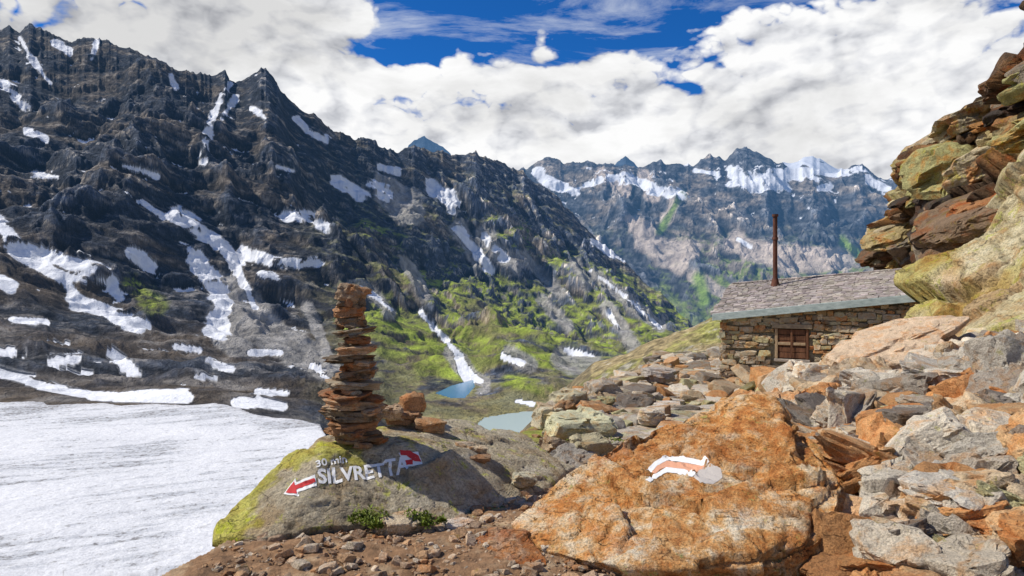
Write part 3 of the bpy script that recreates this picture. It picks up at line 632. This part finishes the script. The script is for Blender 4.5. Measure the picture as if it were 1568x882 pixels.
for i in range(5600):
    a=r.uniform(1020,1640); d=math.exp(r.uniform(math.log(3.7),math.log(22))); x=(a-CX)/F*d
    xm=np.interp(d,[3,6,10,20],[1.6,1.9,3.2,6.9])
    if x<xm or in_boulder(x,d) or in_hut(x,d): continue
    s=min(.09*(1-r.random())**-.6,.6)*(1.0 if d>6 else .8)*(.75+d*.02)
    z=float(Hn(x,d)); fl=r.choice([.35,.5,.7,.25])
    rb.add(r.choice(['block','slab','block']),1 if s/d>.045 else 0,(x,d,z+s*r.uniform(0,.5)+r.random()**3*.12),(s*1.3,s*r.uniform(.7,1.2),s*fl*1.4),rot(r.uniform(0,6.3),r.gauss(0,.3),r.gauss(-.15,.3)),pc(r,d))
for i in range(320):   # rocks at the photographer's feet, right of the orange boulder
    d=r.uniform(3.3,4.5); a=r.uniform(1255,1680); x=(a-CX)/F*d
    if x<1.75: continue
    s=min(.10*(1-r.random())**-.5,.34); z=float(Hn(x,d))
    rb.add(r.choice(['block','slab']),1 if s>.12 else 0,(x,d,z+s*r.uniform(0,.35)),(s*1.3,s*r.uniform(.7,1.2),s*r.uniform(.4,.9)),rot(r.uniform(0,6.3),r.gauss(0,.3),r.gauss(0,.3)),pc(r,d))
for i in range(900):
    d=math.exp(r.uniform(math.log(6.8),math.log(32))); xl=-1.75+.3*(d-4); x=xl+abs(r.gauss(0,.9))*(d/12)
    if in_boulder(x,d) or x<.5+(d-8)*.02: continue
    s=min(.11*(1-r.random())**-.6,.6)*(.7+d*.03); z=float(Hn(x,d))
    rb.add(r.choice(['block','slab','block']),1 if s/d>.045 else 0,(x,d,z+s*.1),(s*1.3,s*r.uniform(.7,1.2),s*r.uniform(.4,.9)),rot(r.uniform(0,6.3),r.gauss(0,.25),r.gauss(0,.25)),np.array(pc(r))*.8)
for i in range(500):
    d=math.exp(r.uniform(math.log(5.5),math.log(34))); x=r.uniform(-1.3+.3*(d-4),.34*d+.5)
    if in_boulder(x,d) or in_hut(x,d): continue
    s=min(.05*(1-r.random())**-.6,.3)*(.8+d*.05); z=float(Hn(x,d))
    rb.add('block',0,(x,d,z+s*.1),(s*1.3,s,s*.6),rot(r.uniform(0,6.3),r.gauss(0,.2),r.gauss(0,.2)),np.array(pc(r))*.9)
rb.build('rock_rubble',M_rub,False)
gv=Pile()
for i in range(3400):
    x=r.uniform(-1.7,1.2); y=r.uniform(3.4,5.2); s=.009*(1-r.random())**-.62; s=min(s,.08)
    gv.add('block',0,(x,y,float(Hn(x,y))+s*.15),(s*1.3,s,s*.6),rot(r.uniform(0,6.3),r.gauss(0,.3),r.gauss(0,.3)),np.array(r.choice([(.5,.38,.27),(.56,.48,.38),(.44,.28,.16),(.36,.26,.18)])))
gv.build('gravel',M_rub,False)
pv=Pile()
for i in range(430):
    t=r.random(); y=8+t**1.3*28; cx=np.interp(y,[8,12,16,20,28,36],[1.6,2.7,3.9,5.0,7.3,9.4]); wv=np.interp(y,[8,14,20,36],[.7,1.2,1.4,1.6])
    x=cx+r.uniform(-wv,wv); s=r.uniform(.3,.75)*(.8+y*.012)
    z=float(Hn(x,y))
    pv.add('slab',0,(x,y,z+.04+r.random()*.03),(s,s*r.uniform(.55,.9),.09),rot(r.uniform(0,6.3),r.gauss(0,.04),r.gauss(0,.04)),np.array(r.choice([(.5,.46,.39),(.44,.42,.28),(.47,.4,.3),(.55,.51,.45)])))
pv.build('stone_path',M_rub,False)
cn=Pile(); r=random.Random(21)
ST=[(546,667,92,18),(545,650,92,17),(541,634,96,16),(546,618,110,16),(536,603,106,14),(541,589,92,13),(543,575,72,14),(546,560,64,13),(539,549,86,13),(544,535,72,13),(546,521,58,12),(545,508,68,10),(539,494,44,16),(541,478,46,17),(542,464,40,10),(543,450,46,27)]
cc_=[(.26,.2,.14),(.38,.22,.12),(.22,.19,.15),(.44,.34,.24),(.32,.18,.1),(.31,.28,.22)]
for k,(a,b,wd,h) in enumerate(ST):
    d=5.0; c=P(a+r.gauss(0,2),b,d); W=wd/F*d; hh=h/F*d*r.uniform(.9,1.15)
    cn.add('slab' if k<12 else 'block',1,c,(W*1.0,W*.85,hh*1.05),rot(r.uniform(-.4,.4) if k>11 else r.uniform(0,6),r.gauss(0,.05),r.gauss(0,.08)+(.25 if k==15 else 0)),cc_[k%6],k)
    for _ in range(2):
        an=r.uniform(0,6.28); cn.add('block',1,(c[0]+math.cos(an)*W*.36,c[1]+math.sin(an)*W*.3,c[2]-hh*.45),(W*.3,W*.25,hh*.5),rot(r.uniform(0,6),r.gauss(0,.1),r.gauss(0,.1)),cc_[r.randrange(6)])
cn.build('stone_cairn',M_cairn,False)

# ---------------------------------------------------------------- paint marks
def paint_mat(name,c):
    m,nt=newmat(name); p=pos(nt); f=noise_(nt,p,50,7,.75)
    finish(nt,mixrgb(nt,ramp_(nt,f,[(.32,g3(1)),(.38,g3(0))]),c,(.4,.28,.17)),f,.006,1,.7); return m
M_white=paint_mat('white_paint',(.8,.79,.76)); M_red=paint_mat('red_paint',(.55,.04,.04)); M_grey=paint_mat('grey_paint',(.5,.45,.4)); M_pink=paint_mat('faded_red_paint',(.72,.36,.22))
def bvh(ob):
    me=ob.data; return BVHTree.FromPolygons([v.co for v in me.vertices],[tuple(p.vertices) for p in me.polygons])
BV={b1.name:bvh(b1),b2.name:bvh(b2)}
def hit(parent,a,b):
    h=BV[parent.name].ray_cast(Vector((0,0,0)),Vector(P(a,b,1)).normalized(),30); return h[0] if h[0] is not None else Vector(P(a,b,4.7))
def drape(name,bm,parent,off,mat,nrm_):
    bmesh.ops.triangulate(bm,faces=bm.faces)
    for _ in range(7):
        el=[e for e in bm.edges if e.calc_length()>.011]
        if not el: break
        bmesh.ops.subdivide_edges(bm,edges=el,cuts=1); bmesh.ops.triangulate(bm,faces=bm.faces)
    tr=BV[parent.name]; bad=[]
    for v in bm.verts:
        h=tr.ray_cast(v.co+nrm_*.5,-nrm_,1.2)
        if h[0] is None: bad.append(v)
        else: v.co=h[0]+nrm_*off
    bmesh.ops.delete(bm,geom=bad,context='VERTS')
    me=bpy.data.meshes.new(name); bm.to_mesh(me); bm.free(); me.materials.append(mat)
    for pl in me.polygons: pl.use_smooth=True
    ob=bpy.data.objects.new(name,me); COL.objects.link(ob); ob.parent=parent; return ob
def plane_of(pts):
    c=sum(pts,Vector())/len(pts); A=np.array([(p-c)[:] for p in pts]); u,s,vt=np.linalg.svd(A); n=Vector(vt[2]); 
    if n.dot(c)>0: n=-n
    return c,n
def poly_mark(name,pts,ref,parent,off,mat):
    hs=[hit(parent,a,b) for a,b in ref]; c,n=plane_of(hs)
    bm=bmesh.new(); vs=[]
    m=len(pts); rr=random.Random(len(name)+m)
    for i in range(m):
        for s in (0,.33,.66):
            a=pts[i][0]*(1-s)+pts[(i+1)%m][0]*s+(rr.uniform(-.8,.8) if s else 0); b=pts[i][1]*(1-s)+pts[(i+1)%m][1]*s+(rr.uniform(-.5,.5) if s else 0)
            q=hit(parent,a,b); q=q-n*((q-c).dot(n)); vs.append(bm.verts.new(q))
    bm.faces.new(vs); return drape(name,bm,parent,off,mat,n)
def text_mark(name,txt,a0,b0,a1,b1,size,ref,parent,mat,bold=.012):
    cu=bpy.data.curves.new(name,'FONT'); cu.body=txt; cu.size=1; cu.offset=bold; cu.fill_mode='FRONT'; cu.resolution_u=3
    o=bpy.data.objects.new(name+'_c',cu); COL.objects.link(o); dg=bpy.context.evaluated_depsgraph_get(); me=bpy.data.meshes.new_from_object(o.evaluated_get(dg)); bpy.data.objects.remove(o)
    c,n=plane_of([hit(parent,a,b) for a,b in ref])
    def onp(a,b): dr=Vector(P(a,b,1)); return dr*(c.dot(n)/dr.dot(n))
    bm=bmesh.new(); bm.from_mesh(me); xs=[v.co.x for v in bm.verts]; w0=max(xs)-min(xs); mn=min(xs)
    A=onp(a0,b0); B=onp(a1,b1); U=onp(a0-2,b0-size); ex=(B-A)/w0; ez=(U-A)/.72
    for v in bm.verts: v.co=A+ex*(v.co.x-mn)+ez*v.co.y
    return drape(name,bm,parent,.005,mat,n)
R1_=[(440,750),(480,745),(480,720),(530,735),(530,710),(580,730),(580,705),(630,715),(630,695)]
text_mark('destination_lettering','SILVRETTA',487,743,628,721,22,R1_,b1,M_white,.03)
text_mark('time_lettering','30 min',484,719,532,707,10,R1_,b1,M_white,.02)
poly_mark('arrow_white',[(434,757),(452,733),(454,739),(482,727),(485,745),(456,754),(458,760)],R1_,b1,.004,M_white)
poly_mark('arrow_red',[(437,755),(450,738),(452,744),(481,733),(483,739),(454,750),(454,757)],R1_,b1,.007,M_red)
poly_mark('flag_white',[(610,694),(640,692),(647,711),(620,716)],R1_,b1,.004,M_white)
poly_mark('flag_red_top',[(612,690),(628,691),(641,699),(645,708),(634,707),(622,698),(614,698)],R1_,b1,.007,M_red)
poly_mark('flag_red_low',[(620,706),(632,704),(632,712),(622,713)],R1_,b1,.007,M_red)
R2_=[(990,735),(995,715),(1030,700),(1060,700),(1100,712),(1100,740),(1050,740),(1020,735),(1050,715)]
poly_mark('grey_patch',[(1062,730),(1072,716),(1090,711),(1104,718),(1106,732),(1092,742),(1072,740)],R2_,b2,.002,M_grey)
poly_mark('arrow_white',[(990,720),(1002,708),(1018,698),(1050,701),(1086,708),(1080,715),(1048,709),(1021,706),(1006,714),(998,724)],R2_,b2,.004,M_white)
poly_mark('arrow_faded_red',[(998,724),(1006,714),(1021,706),(1048,709),(1080,715),(1066,723),(1048,719),(1020,716),(1010,720),(1004,726)],R2_,b2,.003,M_pink)
poly_mark('arrow_white_low',[(988,736),(1004,726),(1020,716),(1048,719),(1066,725),(1060,731),(1044,727),(1022,724),(1010,730),(996,739)],R2_,b2,.004,M_white)

# ---------------------------------------------------------------- hut
hut=bpy.data.objects.new('stone_hut',None); COL.objects.link(hut)
def child(o,nm): o.name=nm; o.parent=hut; return o
A0=np.array((6.5,21.)); eu=np.array((.882,-.471)); ev_=np.array((.471,.882)); LEN=5.9; DEP=4.6
def hp(s,t): q=A0+eu*s+ev_*t; return q
def topz(s,t):
    e=-.80+.118*s; rdg=.10+.085*s
    return e+(rdg-e)*(t/3.2) if t<=3.2 else rdg+(t-3.2)*-.3
ZB=-3.9
def wallbox():
    V=[]
    cs=[(0.06,.03),(LEN-.06,.03),(LEN-.06,3.2),(LEN-.06,DEP),(0.06,DEP),(.06,3.2)]
    for s,t in cs: q=hp(s,t); V.append((q[0],q[1],ZB))
    for s,t in cs: q=hp(s,t); V.append((q[0],q[1],topz(s,t)-.02))
    return V,[np.array([[i,(i+1)%6,6+(i+1)%6,6+i] for i in range(6)]),np.array([[6,7,8,11],[11,8,9,10]])]
m_mort,nt=newmat('wall_mortar'); p=pos(nt); f=noise_(nt,p,14,6,.7); finish(nt,ramp_(nt,f,[(.3,(.14,.12,.08)),(.7,(.38,.33,.23))]),f,.04)
V,Fc=wallbox(); child(np_mesh('hut_wall_core',V,Fc,None,m_mort,False),'wall_core')
ws=Pile(); r=random.Random(31)
WC=[(.46,.4,.29),(.52,.38,.21),(.48,.43,.34),(.28,.23,.17),(.56,.48,.34),(.5,.28,.13),(.38,.37,.27),(.48,.44,.26)]
ang=math.atan2(eu[1],eu[0])
def course(p0,direc,length,topf,face_n,yaw,win=None):
    z=ZB
    while z<0.9:
        h=r.uniform(.08,.2); s=-r.random()*.2; ph=r.uniform(0,6)
        while s<length:
            w_=r.uniform(.1,.46)*(1.1 if h>.14 else .9); sc_=min(max(s+w_/2,.05),length-.05)
            zz=z+.05*math.sin(s*1.7+ph)+r.gauss(0,.012)
            ok=zz+h<topf(sc_)+.02
            if win and (sc_+w_/2>win[0] and sc_-w_/2<win[1] and zz+h>win[2] and zz<win[3]): ok=False
            if ok:
                q=p0+direc*sc_+face_n*r.uniform(-.035,.02)
                hh=h*r.uniform(.85,1.35)
                ws.add(r.choice(['brick','brick','block']),1 if r.random()<.5 else 0,(q[0],q[1],zz+h/2),(w_*1.05,.2,hh),rot(yaw,r.gauss(0,.08),r.gauss(0,.07)),r.choice(WC))
            s+=w_
        z+=h*.96
course(hp(0,0),eu,LEN,lambda s:topz(s,0),-ev_,ang,(1.5,2.42,-2.12,-1.16))
course(hp(0,0),ev_,DEP,lambda t:topz(0,t),-eu,ang+math.pi/2)
course(hp(0,DEP),eu,LEN,lambda s:topz(s,DEP),ev_,ang)
M_wall=rock_mat('wall_stone',[(.3,(.55,.5,.44)),(.5,(.95,.9,.84)),(.7,(1.35,1.2,1.05))],(.8,.7,.4),.6,2.5,.02,rust=(1.05,.6,.27))
child(ws.build('hut_wall_stones',M_wall),'wall_stones')
def obox(name,s0,s1,t0,t1,z0a,z1a,z0b,z1b,mat,bev=.008):
    bm=bmesh.new(); vs=[]
    for (s,z0,z1) in ((s0,z0a,z1a),(s1,z0b,z1b)):
        for t in (t0,t1):
            q=hp(s,t)
            for z in (z0,z1): vs.append(bm.verts.new((q[0],q[1],z)))
    for f in ((0,1,3,2),(4,6,7,5),(0,4,5,1),(2,3,7,6),(1,5,7,3),(0,2,6,4)): bm.faces.new([vs[i] for i in f])
    bmesh.ops.recalc_face_normals(bm,faces=bm.faces); bmesh.ops.bevel(bm,geom=list(bm.edges),offset=bev,segments=1,affect='EDGES')
    me=bpy.data.meshes.new(name); bm.to_mesh(me); bm.free(); me.materials.append(mat); o=bpy.data.objects.new(name,me); COL.objects.link(o); o.parent=hut; return o
def simple(name,c1,c2,sc=8,st=(1,1,1),rough=.8,bd=.01,met=0):
    m,nt=newmat(name); p=pos(nt); mp=nt.nodes.new('ShaderNodeMapping'); mp.inputs['Scale'].default_value=st; nt.links.new(p,mp.inputs[0])
    f=noise_(nt,mp.outputs[0],sc,7,.7); finish(nt,ramp_(nt,f,[(.35,c1),(.65,c2)]),f,bd,1,rough); return m
M_wood=simple('old_wood',(.07,.028,.014),(.22,.1,.05),12,(1,1,.2))
M_zinc=simple('weathered_fascia',(.28,.34,.32),(.5,.57,.53),5,(1,1,3),.6,.004)
M_rust=simple('rusty_pipe',(.05,.022,.015),(.16,.06,.035),9,(1,1,.4),.75,.006)
M_dark=simple('dark_interior',(.01,.01,.01),(.02,.018,.015))
obox('window_recess',1.56,2.36,.0,.045,-2.08,-1.2,-2.08,-1.2,M_dark,.002)
obox('window_lintel',1.42,2.52,-.11,.05,-1.19,-1.06,-1.19,-1.06,simple('lintel_stone',(.24,.18,.12),(.42,.33,.21),9))
obox('window_sill',1.48,2.46,-.12,.05,-2.17,-2.09,-2.17,-2.09,simple('sill_stone',(.24,.2,.16),(.42,.36,.3),9))
M_fr=simple('bleached_frame',(.3,.2,.11),(.46,.33,.2),14,(1,1,.3))
obox('window_frame_left',1.5,1.58,-.07,.04,-2.08,-1.2,-2.08,-1.2,M_fr); obox('window_frame_right',2.35,2.42,-.07,.04,-2.08,-1.2,-2.08,-1.2,M_wood)
for k in range(5):
    z=-2.06+k*.172; obox('shutter_board_%d'%(k+1),1.59,2.34,-.04,-.01,z,z+.155,z,z+.155,M_wood)
obox('shutter_batten',1.59,2.34,-.07,-.043,-1.68,-1.6,-1.68,-1.6,M_fr); obox('shutter_post',1.93,1.99,-.085,-.073,-2.06,-1.21,-2.06,-1.21,M_wood)
def rz(s,t): return topz(s,t)+.08
E=-.22
obox('fascia',-.28,LEN+.15,E-.05,E,topz(-.28,0)-.17,topz(-.28,0)+.04,topz(LEN+.1,0)-.17,topz(LEN+.1,0)+.04,M_zinc)
obox('soffit',-.25,LEN+.1,E+.003,.0,topz(-.25,0)-.1,topz(-.25,0)-.04,topz(LEN,0)-.1,topz(LEN,0)-.04,M_wood)
rf=Pile(); r=random.Random(41)
V=[];
for s,t in ((-.25,E),(LEN+.3,E),(LEN+.3,3.2),(-.25,3.2),(LEN+.3,DEP+.2),(-.25,DEP+.2)):
    q=hp(s,t); V.append((q[0],q[1],rz(s,max(t,0))-.045-(.06 if t<0 else 0)))
child(np_mesh('hut_roof_deck',V,[np.array([[0,1,2,3],[3,2,4,5]])],None,M_wood,False),'roof_deck')
rows=24
for k in range(rows):
    t=E+(3.25-E)*k/rows; s=-.32-r.random()*.1
    sl_=(topz(2,3.2)-topz(2,0))/3.2
    while s<LEN+.3:
        w_=r.uniform(.1,.34); sc_=s+w_/2
        q=hp(sc_,t+.12+r.gauss(0,.012)); z=topz(sc_,0)+(t+.12)*((topz(sc_,3.2)-topz(sc_,0))/3.2)+.075
        M=Matrix.Rotation(ang,3,'Z')@Matrix.Rotation(math.atan(sl_)-.06+r.gauss(0,.02),3,'X')@Matrix.Rotation(-.11+r.gauss(0,.02),3,'Y')@Matrix.Rotation(r.gauss(0,.04),3,'Z')
        g=r.uniform(.7,1.2); rf.add('brick',0,(q[0],q[1],z+r.uniform(0,.012)),(w_*1.02,.27,.022),M,(g,g*r.uniform(.92,1),g*r.uniform(.85,1)))
        s+=w_
for k in range(7):
    t=3.2+.25*k; s=-.3
    while s<LEN+.3:
        w_=r.uniform(.2,.42); q=hp(s+w_/2,t); z=topz(s,3.2)-.3*(t-3.2)+.06; rf.add('brick',0,(q[0],q[1],z),(w_,.36,.035),Matrix.Rotation(ang,3,'Z')@Matrix.Rotation(-.22,3,'X')@Matrix.Rotation(-.09,3,'Y'),(1,.95,.92)); s+=w_
mr,nt=newmat('slate_shingle'); p=pos(nt); f=noise_(nt,p,9,7,.7); finish(nt,mixrgb(nt,1.,attr(nt),ramp_(nt,f,[(.3,(.18,.155,.14)),(.55,(.36,.325,.3)),(.75,(.48,.44,.41))]),'MULTIPLY'),f,.02)
child(rf.build('hut_roof_slates',mr),'roof_slates')
def cyl(name,c,r0,r1,z0,z1,mat,seg=20):
    bm=bmesh.new(); bmesh.ops.create_cone(bm,cap_ends=True,segments=seg,radius1=r0,radius2=r1,depth=z1-z0); bmesh.ops.translate(bm,verts=bm.verts,vec=(c[0],c[1],(z0+z1)/2))
    me=bpy.data.meshes.new(name); bm.to_mesh(me); bm.free(); me.materials.append(mat); o=bpy.data.objects.new(name,me); COL.objects.link(o); o.parent=hut; return o
c=P(1187,428,22.6)
cyl('stove_pipe',c,.075,.07,-.6,2.35,M_rust); cyl('stove_pipe_collar',c,.1,.09,1.6,1.68,M_rust); cyl('stove_pipe_base',c,.16,.09,.0,.32,M_rust); cyl('stove_pipe_cap',c,.1,.1,2.36,2.44,M_rust)

# ---------------------------------------------------------------- plants
m,nt=newmat('leaf_green'); finish(nt,attr(nt),None,rough=.6); M_leaf=m
def clump(name,cen,rx,ry,rz_,n,size):
    V=[];Fc=[];Cc=[]; r=random.Random(n)
    sub=[(r.gauss(0,.45)*rx,r.gauss(0,.45)*ry,r.uniform(.4,1)) for _ in range(7)]
    for i in range(n):
        sx,sy,ss=sub[i%7]; a=r.uniform(0,6.28); q=r.random()**.5; x=cen[0]+sx+rx*.45*q*math.cos(a)*ss; y=cen[1]+sy+ry*.45*q*math.sin(a)*ss; z=cen[2]+rz_*ss*r.random()*(1-q*q*.7)
        yaw=r.uniform(0,6.28); pt=r.uniform(-.2,1.2); s=size*r.uniform(.6,1.4)
        M=Matrix.Rotation(yaw,3,'Z')@Matrix.Rotation(pt,3,'X')
        o=len(V)
        for v in ((0,0,0),(s*.25,s*.5,.1*s),(0,s,0),(-s*.25,s*.5,.1*s)): V.append(tuple(Vector((x,y,z))+M@Vector(v)))
        Fc.append((o,o+1,o+2,o+3)); g=r.uniform(.5,1.4); Cc+= [(.15*g,.19*g,.02*g)]*4
    np_mesh(name,V,[np.array(Fc)],np.array(Cc),M_leaf,False)
for k,(a,b,d,rx,rz_,n) in enumerate([(575,793,4.3,.18,.12,1000),(645,792,4.35,.15,.08,700),(335,872,3.9,.16,.08,600),(530,826,4.15,.14,.05,400),(430,856,3.95,.22,.04,500),(905,668,8.0,.3,.05,400)]):
    c=P(a,b,d); clump('alpine_plant'+('' if k==0 else '.%03d'%k),(c[0],c[1],c[2]-.04),rx,rx*.7,rz_,n,.028)
print('done')
